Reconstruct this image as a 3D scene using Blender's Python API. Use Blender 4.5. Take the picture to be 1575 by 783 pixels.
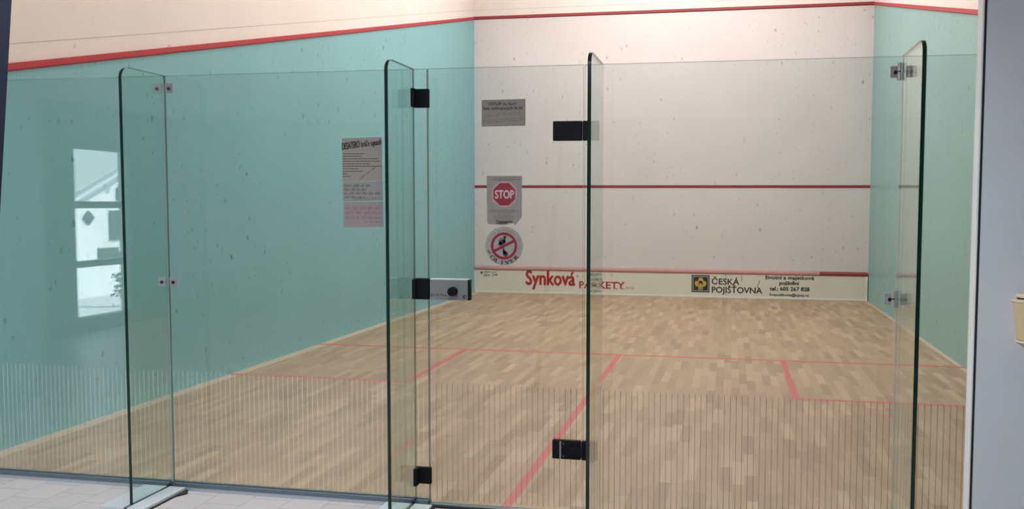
import bpy, bmesh, math, random
from mathutils import Vector, Matrix
random.seed(7)
S = bpy.context.scene
for o in list(bpy.data.objects):
    bpy.data.objects.remove(o)
col = S.collection

# ------------------------------------------------------------------ camera
CAM = (4.25776, -3.81370, 1.47345)
YAW, PITCH, ROLL = 0.178712, -0.056974, 0.0041138
FPX, DX, DY, W, H = 1277.886, 103.917, -2.179, 1575.0, 783.0
cy, sy, cp, sp = math.cos(YAW), math.sin(YAW), math.cos(PITCH), math.sin(PITCH)
cr, sr = math.cos(ROLL), math.sin(ROLL)
fw = Vector((-sy*cp, cy*cp, sp)); rt = Vector((cy, sy, 0)); up = rt.cross(fw)
rt2 = cr*rt + sr*up; up2 = -sr*rt + cr*up
cam_d = bpy.data.cameras.new('camera'); cam = bpy.data.objects.new('camera', cam_d); col.objects.link(cam)
m = Matrix((rt2, up2, -fw)).transposed().to_4x4(); m.translation = Vector(CAM); cam.matrix_world = m
cam_d.sensor_fit = 'HORIZONTAL'; cam_d.sensor_width = 36.0
cam_d.lens = FPX/W*36.0
cam_d.shift_x = -DX/W; cam_d.shift_y = DY/W
cam_d.clip_start = 0.05; cam_d.clip_end = 200
S.camera = cam

# ------------------------------------------------------------------ world, sun, lamps, exposure
w = bpy.data.worlds.new('sky'); S.world = w; w.use_nodes = True
w.node_tree.nodes['Background'].inputs[0].default_value = (0.78, 0.90, 1.0, 1)
w.node_tree.nodes['Background'].inputs[1].default_value = 6.5
S.view_settings.view_transform = 'Standard'; S.view_settings.look = 'None'
S.view_settings.gamma = 1.0; S.view_settings.use_curve_mapping = False
S.view_settings.exposure = 0.0
S.cycles.transparent_max_bounces = 48; S.cycles.max_bounces = 14; S.cycles.glossy_bounces = 8
S.cycles.diffuse_bounces = 6

def lamp(name, kind, loc, power, color, size=None, rot=(0, 0, 0), sizey=None):
    d = bpy.data.lights.new(name, kind); d.energy = power; d.color = color
    if kind == 'AREA':
        d.shape = 'RECTANGLE'; d.size = size; d.size_y = sizey or size
    o = bpy.data.objects.new(name, d); o.location = loc; o.rotation_euler = rot; col.objects.link(o)
    return o
sun = lamp('sun', 'SUN', (0, 0, 20), 22.0, (1, 0.97, 0.92)); sun.data.angle = 0.01
sun.rotation_euler = Vector((-0.75, 0.35, -0.62)).to_track_quat('-Z', 'Y').to_euler()
COURT_W, COURT_COL = 62.0, (1.0, 0.935, 0.90)
COURT_LAMPS = [(1.9, 7.5), (3.2, 7.7), (4.5, 7.5), (2.1, 5.2), (4.3, 5.2), (2.1, 2.3), (4.3, 2.3)]
COURT_GAIN = [0.78, 0.95, 0.80, 1.10, 0.98, 0.62, 0.60]
LOBBY_W, LOBBY_COL = 62.0, (0.86, 0.93, 1.0)
LOBBY_FILLS = [(0.9, -2.1), (3.6, -2.1)]  # unseen lamps added to brighten the lobby

# ------------------------------------------------------------------ node helpers and materials
def new_mat(name):
    mt = bpy.data.materials.new(name); mt.use_nodes = True
    nt = mt.node_tree; nt.nodes.clear()
    out = nt.nodes.new('ShaderNodeOutputMaterial')
    return mt, nt, out
def N(nt, t, **kw):
    n = nt.nodes.new(t)
    for k, v in kw.items():
        if k.startswith('i_'):
            key = k[2:]; key = int(key) if key.isdigit() else key
            n.inputs[key].default_value = v
        else: setattr(n, k, v)
    return n
def rgb(c): return (c[0], c[1], c[2], 1.0)
def plain(name, c, rough=0.5, metal=0.0, spec=0.5, var=0.0, vscale=8.0, bump=0.0, bscale=60.0):
    """principled surface with a little procedural variation"""
    mt, nt, out = new_mat(name)
    b = N(nt, 'ShaderNodeBsdfPrincipled'); b.inputs['Roughness'].default_value = rough
    b.inputs['Metallic'].default_value = metal; b.inputs['Specular IOR Level'].default_value = spec
    nt.links.new(b.outputs[0], out.inputs[0])
    tc = N(nt, 'ShaderNodeTexCoord')
    no = N(nt, 'ShaderNodeTexNoise'); no.inputs['Scale'].default_value = vscale; no.inputs['Detail'].default_value = 4
    nt.links.new(tc.outputs['Object'], no.inputs['Vector'])
    mr = N(nt, 'ShaderNodeMapRange'); mr.inputs['To Min'].default_value = 1-var; mr.inputs['To Max'].default_value = 1+var
    nt.links.new(no.outputs[0], mr.inputs[0])
    vm = N(nt, 'ShaderNodeVectorMath', operation='SCALE'); vm.inputs[0].default_value = c
    nt.links.new(mr.outputs[0], vm.inputs['Scale']); nt.links.new(vm.outputs[0], b.inputs['Base Color'])
    if bump:
        n2 = N(nt, 'ShaderNodeTexNoise'); n2.inputs['Scale'].default_value = bscale
        nt.links.new(tc.outputs['Object'], n2.inputs['Vector'])
        bp = N(nt, 'ShaderNodeBump'); bp.inputs['Strength'].default_value = bump; bp.inputs['Distance'].default_value = 0.002
        nt.links.new(n2.outputs[0], bp.inputs['Height']); nt.links.new(bp.outputs[0], b.inputs['Normal'])
    return mt
def math_n(nt, op, a, b=None, c=None):
    n = N(nt, 'ShaderNodeMath', operation=op)
    for i, v in enumerate((a, b, c)):
        if v is None: continue
        if isinstance(v, (int, float)): n.inputs[i].default_value = v
        else: nt.links.new(v, n.inputs[i])
    return n.outputs[0]

def court_wall(name, c, mark, density=0.30, rough=0.38, cream=None, zc=None):
    """painted squash wall with ball scuffs of their own shape"""
    mt, nt, out = new_mat(name)
    b = N(nt, 'ShaderNodeBsdfPrincipled'); b.inputs['Roughness'].default_value = rough
    b.inputs['Specular IOR Level'].default_value = 0.35
    nt.links.new(b.outputs[0], out.inputs[0])
    tc = N(nt, 'ShaderNodeTexCoord')
    big = N(nt, 'ShaderNodeTexNoise'); big.inputs['Scale'].default_value = 1.3; big.inputs['Detail'].default_value = 6
    nt.links.new(tc.outputs['Object'], big.inputs['Vector'])
    mr = N(nt, 'ShaderNodeMapRange'); mr.inputs['To Min'].default_value = 0.93; mr.inputs['To Max'].default_value = 1.06
    nt.links.new(big.outputs[0], mr.inputs[0])
    vm = N(nt, 'ShaderNodeVectorMath', operation='SCALE'); vm.inputs[0].default_value = c
    nt.links.new(mr.outputs[0], vm.inputs['Scale'])
    # scuffs: voronoi cells, some of them dark blots
    sep0 = N(nt, 'ShaderNodeSeparateXYZ'); nt.links.new(tc.outputs['Object'], sep0.inputs[0])
    flat = N(nt, 'ShaderNodeCombineXYZ')
    nt.links.new(math_n(nt, 'ADD', sep0.outputs[0], sep0.outputs[1]), flat.inputs[0]); nt.links.new(math_n(nt, 'MULTIPLY', sep0.outputs[2], 0.65), flat.inputs[1])
    dist = N(nt, 'ShaderNodeTexNoise'); dist.inputs['Scale'].default_value = 30.0; nt.links.new(flat.outputs[0], dist.inputs['Vector'])
    ad = N(nt, 'ShaderNodeMixRGB', blend_type='ADD'); ad.inputs[0].default_value = 0.030
    nt.links.new(flat.outputs[0], ad.inputs[1]); nt.links.new(dist.outputs['Color'], ad.inputs[2])
    dens = N(nt, 'ShaderNodeTexNoise'); dens.inputs['Scale'].default_value = 0.55; nt.links.new(flat.outputs[0], dens.inputs['Vector'])
    dm = N(nt, 'ShaderNodeMapRange'); dm.inputs['From Min'].default_value = 0.38; dm.inputs['From Max'].default_value = 0.68; dm.inputs['To Min'].default_value = 0.25; dm.inputs['To Max'].default_value = 2.0
    nt.links.new(dens.outputs[0], dm.inputs[0])
    acc = None
    for sc, r, th, amt in ((4.0, 0.075, density*0.5, 0.8), (9.0, 0.13, density*0.8, 0.5), (18.0, 0.16, density*0.7, 0.35)):
        vo = N(nt, 'ShaderNodeTexVoronoi', voronoi_dimensions='2D'); vo.inputs['Scale'].default_value = sc
        nt.links.new(ad.outputs[0], vo.inputs['Vector'])
        sep = N(nt, 'ShaderNodeSeparateColor'); nt.links.new(vo.outputs['Color'], sep.inputs[0])
        on = math_n(nt, 'LESS_THAN', sep.outputs[0], math_n(nt, 'MULTIPLY', dm.outputs[0], th))
        sz = math_n(nt, 'MULTIPLY', math_n(nt, 'ADD', sep.outputs[1], 0.3), r)
        sp_ = math_n(nt, 'MULTIPLY', math_n(nt, 'SUBTRACT', sz, vo.outputs['Distance']), 30.0)
        cl = N(nt, 'ShaderNodeClamp'); nt.links.new(sp_, cl.inputs[0])
        v = math_n(nt, 'MULTIPLY', cl.outputs[0], on); v = math_n(nt, 'MULTIPLY', v, math_n(nt, 'ADD', sep.outputs[2], 0.15)); v = math_n(nt, 'MULTIPLY', v, amt)
        acc = v if acc is None else math_n(nt, 'MAXIMUM', acc, v)
    src = vm.outputs[0]
    mx = N(nt, 'ShaderNodeMixRGB'); nt.links.new(acc, mx.inputs[0]); nt.links.new(src, mx.inputs[1]); mx.inputs[2].default_value = rgb(mark)
    nt.links.new(mx.outputs[0], b.inputs['Base Color'])
    return mt

def parquet(name):
    mt, nt, out = new_mat(name)
    b = N(nt, 'ShaderNodeBsdfPrincipled'); b.inputs['Roughness'].default_value = 0.42; b.inputs['Specular IOR Level'].default_value = 0.35
    nt.links.new(b.outputs[0], out.inputs[0])
    tc = N(nt, 'ShaderNodeTexCoord'); sx = N(nt, 'ShaderNodeSeparateXYZ'); nt.links.new(tc.outputs['Object'], sx.inputs[0])
    WD, LN = 0.065, 0.40
    xr = math_n(nt, 'DIVIDE', sx.outputs[0], WD); row = math_n(nt, 'FLOOR', xr)
    w1 = N(nt, 'ShaderNodeTexWhiteNoise', noise_dimensions='1D'); nt.links.new(row, w1.inputs['W'])
    off = math_n(nt, 'MULTIPLY', w1.outputs['Value'], 9.0)
    yu = math_n(nt, 'ADD', math_n(nt, 'DIVIDE', sx.outputs[1], LN), off); cell = math_n(nt, 'FLOOR', yu)
    cv = N(nt, 'ShaderNodeCombineXYZ'); nt.links.new(row, cv.inputs[0]); nt.links.new(cell, cv.inputs[1])
    w2 = N(nt, 'ShaderNodeTexWhiteNoise', noise_dimensions='2D'); nt.links.new(cv.outputs[0], w2.inputs['Vector'])
    ramp = N(nt, 'ShaderNodeValToRGB'); e = ramp.color_ramp.elements
    e[0].position = 0.0; e[0].color = rgb((0.365, 0.236, 0.148)); e[1].position = 1.0; e[1].color = rgb((0.560, 0.392, 0.260))
    a = ramp.color_ramp.elements.new(0.22); a.color = rgb((0.420, 0.279, 0.177))
    a = ramp.color_ramp.elements.new(0.8); a.color = rgb((0.485, 0.330, 0.212))
    nt.links.new(w2.outputs['Value'], ramp.inputs[0])
    mp = N(nt, 'ShaderNodeMapping'); mp.inputs['Scale'].default_value = (90, 3.0, 1); nt.links.new(tc.outputs['Object'], mp.inputs['Vector'])
    g = N(nt, 'ShaderNodeTexNoise'); g.inputs['Scale'].default_value = 1.0; g.inputs['Detail'].default_value = 3; nt.links.new(mp.outputs[0], g.inputs['Vector'])
    gm = N(nt, 'ShaderNodeMapRange'); gm.inputs['To Min'].default_value = 0.86; gm.inputs['To Max'].default_value = 1.14; nt.links.new(g.outputs[0], gm.inputs[0])
    # seams
    fx = math_n(nt, 'FRACT', xr); fy = math_n(nt, 'FRACT', yu)
    ex = math_n(nt, 'MINIMUM', fx, math_n(nt, 'SUBTRACT', 1.0, fx)); ey = math_n(nt, 'MINIMUM', fy, math_n(nt, 'SUBTRACT', 1.0, fy))
    lx = math_n(nt, 'LESS_THAN', ex, 0.010); ly = math_n(nt, 'LESS_THAN', ey, 0.003)
    ln = math_n(nt, 'MAXIMUM', lx, ly)
    dk = math_n(nt, 'SUBTRACT', 1.0, math_n(nt, 'MULTIPLY', ln, 0.30))
    f = math_n(nt, 'MULTIPLY', gm.outputs[0], dk)
    vm = N(nt, 'ShaderNodeVectorMath', operation='SCALE'); nt.links.new(ramp.outputs[0], vm.inputs[0]); nt.links.new(f, vm.inputs['Scale'])
    nt.links.new(vm.outputs[0], b.inputs['Base Color'])
    return mt

def tiles(name):
    mt, nt, out = new_mat(name)
    b = N(nt, 'ShaderNodeBsdfPrincipled'); b.inputs['Roughness'].default_value = 0.35
    nt.links.new(b.outputs[0], out.inputs[0])
    tc = N(nt, 'ShaderNodeTexCoord')
    mp = N(nt, 'ShaderNodeMapping'); mp.inputs['Rotation'].default_value = (0, 0, math.pi/2); mp.inputs['Location'].default_value = (0.02, 0.08, 0)
    nt.links.new(tc.outputs['Object'], mp.inputs['Vector'])
    br = N(nt, 'ShaderNodeTexBrick'); br.offset = 0.5
    br.inputs['Scale'].default_value = 1.0; br.inputs['Brick Width'].default_value = 0.2; br.inputs['Row Height'].default_value = 0.2
    br.inputs['Mortar Size'].default_value = 0.0025; br.inputs['Mortar Smooth'].default_value = 0.2
    br.inputs['Color1'].default_value = rgb((0.57, 0.515, 0.51)); br.inputs['Color2'].default_value = rgb((0.51, 0.465, 0.46))
    br.inputs['Mortar'].default_value = rgb((0.33, 0.30, 0.30))
    nt.links.new(mp.outputs[0], br.inputs['Vector'])
    no = N(nt, 'ShaderNodeTexNoise'); no.inputs['Scale'].default_value = 18; nt.links.new(tc.outputs['Object'], no.inputs['Vector'])
    mr = N(nt, 'ShaderNodeMapRange'); mr.inputs['To Min'].default_value = 0.9; mr.inputs['To Max'].default_value = 1.08; nt.links.new(no.outputs[0], mr.inputs[0])
    vm = N(nt, 'ShaderNodeVectorMath', operation='SCALE'); nt.links.new(br.outputs[0], vm.inputs[0]); nt.links.new(mr.outputs[0], vm.inputs['Scale'])
    nt.links.new(vm.outputs[0], b.inputs['Base Color'])
    return mt

def glass(name, tint):
    """pane of float glass: each face transmits with a tint and reflects by Fresnel"""
    mt, nt, out = new_mat(name)
    geo = N(nt, 'ShaderNodeNewGeometry')
    mr = N(nt, 'ShaderNodeMapRange'); mr.inputs['To Min'].default_value = 1.5; mr.inputs['To Max'].default_value = 1/1.5
    nt.links.new(geo.outputs['Backfacing'], mr.inputs[0])
    fr = N(nt, 'ShaderNodeFresnel'); nt.links.new(mr.outputs[0], fr.inputs['IOR'])
    tr = N(nt, 'ShaderNodeBsdfTransparent'); tr.inputs[0].default_value = rgb(tint)
    gl = N(nt, 'ShaderNodeBsdfGlossy'); gl.inputs['Roughness'].default_value = 0.0; gl.inputs['Color'].default_value = (1, 1, 1, 1)
    mx = N(nt, 'ShaderNodeMixShader'); nt.links.new(fr.outputs[0], mx.inputs[0]); nt.links.new(tr.outputs[0], mx.inputs[1]); nt.links.new(gl.outputs[0], mx.inputs[2])
    nt.links.new(mx.outputs[0], out.inputs[0])
    return mt
def film(name, c, alpha):
    mt, nt, out = new_mat(name)
    d = N(nt, 'ShaderNodeBsdfDiffuse'); d.inputs[0].default_value = rgb(c)
    t = N(nt, 'ShaderNodeBsdfTransparent')
    mx = N(nt, 'ShaderNodeMixShader'); mx.inputs[0].default_value = alpha
    nt.links.new(t.outputs[0], mx.inputs[1]); nt.links.new(d.outputs[0], mx.inputs[2]); nt.links.new(mx.outputs[0], out.inputs[0])
    return mt
def paper(name, c):
    mt, nt, out = new_mat(name)
    tc = N(nt, 'ShaderNodeTexCoord'); no = N(nt, 'ShaderNodeTexNoise'); no.inputs['Scale'].default_value = 25
    nt.links.new(tc.outputs['Object'], no.inputs['Vector'])
    mr = N(nt, 'ShaderNodeMapRange'); mr.inputs['To Min'].default_value = 0.95; mr.inputs['To Max'].default_value = 1.04; nt.links.new(no.outputs[0], mr.inputs[0])
    vm = N(nt, 'ShaderNodeVectorMath', operation='SCALE'); vm.inputs[0].default_value = c; nt.links.new(mr.outputs[0], vm.inputs['Scale'])
    d = N(nt, 'ShaderNodeBsdfDiffuse'); t = N(nt, 'ShaderNodeBsdfTranslucent')
    nt.links.new(vm.outputs[0], d.inputs[0]); nt.links.new(vm.outputs[0], t.inputs[0])
    mx = N(nt, 'ShaderNodeMixShader'); mx.inputs[0].default_value = 0.25
    nt.links.new(d.outputs[0], mx.inputs[1]); nt.links.new(t.outputs[0], mx.inputs[2]); nt.links.new(mx.outputs[0], out.inputs[0])
    return mt
def emit(name, c, s):
    mt, nt, out = new_mat(name); e = N(nt, 'ShaderNodeEmission'); e.inputs[0].default_value = rgb(c); e.inputs[1].default_value = s
    nt.links.new(e.outputs[0], out.inputs[0]); return mt

M = {}
M['teal_l'] = court_wall('teal_paint', (0.232, 0.490, 0.525), (0.07, 0.15, 0.15), 0.34)
M['teal_r'] = court_wall('teal_paint_scuffed', (0.280, 0.475, 0.470), (0.09, 0.21, 0.19), 0.55)
M['white'] = court_wall('white_paint', (0.735, 0.68, 0.685), (0.32, 0.29, 0.27), 0.22)
M['cream'] = court_wall('cream_paint', (0.83, 0.765, 0.725), (0.45, 0.38, 0.30), 0.04, rough=0.6)
M['parquet'] = parquet('parquet_strips')
M['border'] = plain('pale_border_wood', (0.60, 0.475, 0.34), 0.45, var=0.10, vscale=3)
M['tiles'] = tiles('lobby_tiles')
M['red'] = plain('red_strip_paint', (0.47, 0.024, 0.038), 0.4, var=0.08)
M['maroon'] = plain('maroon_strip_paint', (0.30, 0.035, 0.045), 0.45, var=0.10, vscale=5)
M['line'] = plain('red_court_line', (0.60, 0.13, 0.125), 0.5, var=0.12, vscale=6)
M['pink'] = plain('worn_pink_strip', (0.58, 0.29, 0.28), 0.5, var=0.2, vscale=2.2)
M['groove'] = plain('joint_grey', (0.58, 0.52, 0.46), 0.8, var=0.25, vscale=12)
M['tin'] = plain('tin_board_white', (0.76, 0.715, 0.63), 0.5, var=0.05, vscale=3)
M['tinw'] = plain('tin_trim_white', (0.82, 0.79, 0.72), 0.5)
M['ink'] = plain('black_ink', (0.02, 0.02, 0.022), 0.6)
M['inkgrey'] = plain('faded_ink', (0.10, 0.085, 0.085), 0.7)
M['inkfaint'] = plain('very_faded_ink', (0.20, 0.16, 0.16), 0.7)
M['inkpink'] = plain('faded_pink_ink', (0.27, 0.13, 0.15), 0.7)
M['inkred'] = plain('red_ink', (0.42, 0.010, 0.018), 0.5)
M['signred'] = plain('sign_red', (0.20, 0.006, 0.020), 0.5)
M['signwhite'] = plain('sign_pale_pink', (0.48, 0.36, 0.36), 0.6)
M['gold'] = plain('emblem_gold', (0.62, 0.42, 0.10), 0.4, var=0.35, vscale=40)
M['paper'] = paper('notice_paper', (0.375, 0.335, 0.31))
M['paper2'] = paper('notice_paper_greyer', (0.335, 0.325, 0.31))
M['paperpink'] = paper('notice_paper_pink', (0.36, 0.305, 0.30))
M['papergrey'] = paper('old_grey_paper', (0.315, 0.28, 0.255))
M['sticker'] = paper('grey_sticker', (0.37, 0.34, 0.31))
M['glass'] = glass('clear_glass', (0.920, 0.948, 0.944))
M['finglass'] = glass('fin_glass', (0.885, 0.935, 0.92))
M['winglass'] = glass('window_glass', (0.97, 0.98, 0.98))
M['edge'] = plain('dark_green_glass_edge', (0.006, 0.022, 0.016), 0.12, spec=0.35)
M['thinedge'] = plain('green_glass_edge', (0.10, 0.19, 0.16), 0.2)
M['stripe_lit'] = film('lit_safety_stripe', (0.80, 0.78, 0.72), 0.28)  # left panels: daylight on the stripes is painted into the film colour
M['stripe_shaded'] = film('shaded_safety_stripe', (0.24, 0.17, 0.12), 0.55)  # same film on door and right panels, its shade painted into the colour
M['seal'] = plain('grey_silicone', (0.36, 0.38, 0.38), 0.5)
M['alu'] = plain('pale_metal_shoe', (0.62, 0.66, 0.68), 0.4, metal=0.25, var=0.05)
M['rail'] = plain('blue_grey_rail', (0.15, 0.18, 0.22), 0.4, metal=0.4)
M['railtop'] = plain('rail_lip', (0.50, 0.53, 0.58), 0.35, metal=0.5)
M['steel'] = plain('stainless_steel', (0.36, 0.345, 0.34), 0.35, metal=0.3, var=0.05)
M['lockface'] = plain('brushed_lock_face', (0.20, 0.20, 0.205), 0.5, metal=0.2, var=0.04, vscale=30)
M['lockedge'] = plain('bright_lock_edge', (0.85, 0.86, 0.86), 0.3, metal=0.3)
M['bolt'] = plain('dark_bolt', (0.03, 0.03, 0.03), 0.35, metal=0.5)
M['black'] = plain('black_powder_coat', (0.006, 0.006, 0.007), 0.6, spec=0.12)
M['rubber'] = plain('black_rubber', (0.015, 0.014, 0.014), 0.8)
M['partition'] = plain('grey_blue_partition', (0.67, 0.695, 0.74), 0.6, var=0.02, bump=0.15)
M['parttrim'] = plain('partition_corner_trim', (0.84, 0.83, 0.82), 0.35)
M['lobbywall'] = plain('lobby_plaster', (0.27, 0.28, 0.29), 0.8, var=0.03)
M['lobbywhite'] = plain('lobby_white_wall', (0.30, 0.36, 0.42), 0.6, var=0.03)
M['ceilw'] = plain('ceiling_white', (0.74, 0.72, 0.68), 0.9, var=0.02)
M['navy'] = plain('navy_frame_paint', (0.006, 0.008, 0.018), 0.6, spec=0.2)
M['brass'] = plain('brownish_latch', (0.22, 0.15, 0.09), 0.4, metal=0.5)
M['beige'] = plain('beige_plastic', (0.60, 0.47, 0.27), 0.5, var=0.03)
M['beigelid'] = plain('pale_beige_plastic', (0.74, 0.60, 0.46), 0.5, var=0.03)
M['house'] = plain('house_render', (0.80, 0.84, 0.86), 0.9, var=0.06, vscale=1.5)
M['roof'] = plain('pale_roof', (0.55, 0.60, 0.62), 0.8, var=0.15, vscale=2)
M['gutter'] = plain('zinc_gutter', (0.36, 0.42, 0.46), 0.5, metal=0.2)
M['shutter'] = plain('dark_window', (0.05, 0.06, 0.06), 0.3)
M['snow'] = plain('pale_yard', (0.62, 0.66, 0.70), 0.9, var=0.15, vscale=1.0)
M['leaf'] = plain('bush_leaf', (0.10, 0.15, 0.10), 0.7, var=0.3, vscale=20)
M['winframe'] = plain('window_frame_grey', (0.40, 0.42, 0.43), 0.5)
M['housing'] = plain('lamp_housing', (0.7, 0.7, 0.7), 0.4)

# ------------------------------------------------------------------ object helpers
def link(name, me, parent=None):
    o = bpy.data.objects.new(name, me); col.objects.link(o)
    if parent: o.parent = parent
    return o
def tag(o, label=None, cat=None, group=None, kind=None):
    if label: o['label'] = label
    if cat: o['category'] = cat
    if group: o['group'] = group
    if kind: o['kind'] = kind
    return o
def empty(name, loc, label, cat, group=None):
    o = bpy.data.objects.new(name, None); o.location = loc; o.empty_display_size = 0.1; col.objects.link(o)
    return tag(o, label, cat, group)
class MB:
    """collects shapes in world coordinates; build() links them as ONE mesh (origin at the parent's location)"""
    def __init__(s): s.bm = bmesh.new(); s.mats = []
    def mi(s, mat):
        if mat not in s.mats: s.mats.append(mat)
        return s.mats.index(mat)
    def poly(s, pts, mat):
        f = s.bm.faces.new([s.bm.verts.new(p) for p in pts]); f.material_index = s.mi(mat); return f
    def box(s, x0, x1, y0, y1, z0, z1, mat, bevel=0.0, mx=None):
        r = bmesh.ops.create_cube(s.bm, size=1.0)
        for v in r['verts']:
            v.co = Vector(((x0+x1)/2 + v.co.x*(x1-x0), (y0+y1)/2 + v.co.y*(y1-y0), (z0+z1)/2 + v.co.z*(z1-z0)))
        fs = set(f for v in r['verts'] for f in v.link_faces)
        i = s.mi(mat)
        for f in fs: f.material_index = i
        if bevel:
            es = list(set(e for f in fs for e in f.edges))
            rb = bmesh.ops.bevel(s.bm, geom=es, offset=bevel, segments=2, affect='EDGES', profile=0.5)
            for f in rb['faces']: f.material_index = i
            vs = set(v for f in rb['faces'] for v in f.verts) | set(v for f in fs if f.is_valid for v in f.verts)
        else: vs = set(r['verts'])
        if mx is not None:
            for v in vs: v.co = mx @ v.co
        return s
    def prism(s, pts, axis, a, b, mat, capmat=None):
        """pts: 2-D outline; axis: the axis it is extruded along"""
        def P(p, t):
            if axis == 'x': return (t, p[0], p[1])
            if axis == 'y': return (p[0], t, p[1])
            return (p[0], p[1], t)
        A = [s.bm.verts.new(P(p, a)) for p in pts]; B = [s.bm.verts.new(P(p, b)) for p in pts]
        n = len(pts); i = s.mi(mat); ic = s.mi(capmat) if capmat else i
        for k in range(n):
            f = s.bm.faces.new((A[k], A[(k+1) % n], B[(k+1) % n], B[k])); f.material_index = i
        f = s.bm.faces.new(A[::-1]); f.material_index = ic
        f = s.bm.faces.new(B); f.material_index = ic
        return s
    def cyl(s, p0, p1, r0, mat, r1=None, seg=24, rings=None):
        p0 = Vector(p0); p1 = Vector(p1); r1 = r0 if r1 is None else r1
        d = p1-p0; q = d.to_track_quat('Z', 'Y').to_matrix().to_4x4(); q.translation = (p0+p1)/2
        r = bmesh.ops.create_cone(s.bm, cap_ends=True, segments=seg, radius1=r0, radius2=r1, depth=d.length, matrix=q)
        i = s.mi(mat)
        for f in set(f for v in r['verts'] for f in v.link_faces): f.material_index = i
        return s
    def ring(s, c, r0, r1, y, mat, a0=0, a1=2*math.pi, seg=64):
        i = s.mi(mat); full = abs(a1-a0-2*math.pi) < 1e-6
        A = []; B = []
        for k in range(seg + (0 if full else 1)):
            a = a0+(a1-a0)*k/seg
            A.append(s.bm.verts.new((c[0]+r0*math.cos(a), y, c[1]+r0*math.sin(a))))
            B.append(s.bm.verts.new((c[0]+r1*math.cos(a), y, c[1]+r1*math.sin(a))))
        n = len(A)
        for k in range(n if full else n-1):
            f = s.bm.faces.new((A[k], A[(k+1) % n], B[(k+1) % n], B[k])); f.material_index = i
        return s
    def build(s, name, parent=None, smooth=False, solid=0.0, origin=None):
        bmesh.ops.recalc_face_normals(s.bm, faces=s.bm.faces)
        if smooth:
            for f in s.bm.faces: f.smooth = True
        me = bpy.data.meshes.new(name)
        og = Vector((0, 0, 0))
        if parent is not None: og = parent.matrix_basis.translation.copy()
        elif origin is not None: og = Vector(origin)
        pp = parent.parent if parent is not None else None
        while pp is not None: og += pp.matrix_basis.translation; pp = pp.parent
        if og.length: bmesh.ops.translate(s.bm, verts=s.bm.verts, vec=-og)
        s.bm.to_mesh(me); s.bm.free()
        for mt in s.mats: me.materials.append(mt)
        o = link(name, me, parent)
        if parent is None and origin is not None: o.location = og
        if smooth:
            md = o.modifiers.new('edges', 'EDGE_SPLIT'); md.split_angle = math.radians(35)
        return o

def text_mesh(s):
    cu = bpy.data.curves.new('t', 'FONT'); cu.body = s; cu.size = 1.0; cu.resolution_u = 3
    ob = bpy.data.objects.new('t', cu); col.objects.link(ob)
    dg = bpy.context.evaluated_depsgraph_get()
    me = bpy.data.meshes.new_from_object(ob.evaluated_get(dg))
    bpy.data.objects.remove(ob); bpy.data.curves.remove(cu)
    return me
def add_text(mb, s, x0, x1, z0, h, y, mat, tilt=0.0, bold=0.0, tiltz=None, shear=0.0, refs='H'):
    """flat lettering facing -Y from x0 to x1, baseline z0, capital height h; tilt = rise per unit of x"""
    me = text_mesh(s); vs = me.vertices
    if not len(vs): return
    a = min(v.co.x for v in vs); b = max(v.co.x for v in vs)
    sx = (x1-x0)/(b-a); sz = h/0.70
    i = mb.mi(mat)
    offs = [(0, 0)] if not bold else [(-bold, 0), (bold, 0), (0, bold), (0, -bold), (0, 0)]
    for k, (ox, oz) in enumerate(offs):
        bv = []
        for v in vs:
            X = x0+(v.co.x-a)*sx; Z = z0+v.co.y*sz
            bv.append(mb.bm.verts.new((X+ox+shear*(Z-z0), y-0.00004*k, Z+oz+tilt*(X-x0))))
        for p in me.polygons:
            try:
                f = mb.bm.faces.new([bv[j] for j in p.vertices]); f.material_index = i
            except ValueError: pass
    bpy.data.meshes.remove(me)
def arc_text(mb, s, c, r, a0, a1, h, wid, y, mat, inward=False, bold=0.0):
    """letters spread along an arc from angle a0 to a1 (degrees), feet towards the centre (or away when inward)"""
    n = len(s)
    for k, ch in enumerate(s):
        if ch == ' ': continue
        a = math.radians(a0+(a1-a0)*k/(n-1))
        me = text_mesh(ch); vs = me.vertices
        lo = min(v.co.x for v in vs); hi = max(v.co.x for v in vs); mid = (lo+hi)/2
        sx = wid if ch not in 'Iil' else wid
        er = Vector((math.cos(a), math.sin(a))); et = Vector((math.sin(a), -math.cos(a)))
        if inward: er = -er; et = -et
        base = Vector((math.cos(a), math.sin(a)))*r + Vector(c)
        i = mb.mi(mat)
        for q, ox in enumerate((0,) if not bold else (-bold, 0, bold)):
            bv = []
            for v in vs:
                p = base + et*((v.co.x-mid)*sx+ox) + er*(v.co.y/0.7*h)
                bv.append(mb.bm.verts.new((p.x, y-0.00004*q, p.y)))
            for p in me.polygons:
                f = mb.bm.faces.new([bv[j] for j in p.vertices]); f.material_index = i
        bpy.data.meshes.remove(me)
def bars(mb, rows, y, mat, th):
    """lines of print too small to read: thin bars broken into words"""
    for (x0, x1, z, tilt) in rows:
        x = x0
        while x < x1-0.002:
            l = min(random.uniform(0.010, 0.026), x1-x)
            za = z+tilt*(x-x0); zb = z+tilt*(x+l-x0)
            mb.poly([(x, y, za), (x+l, y, zb), (x+l, y, zb+th), (x, y, za+th)], mat)
            x += l+0.0022
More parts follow.
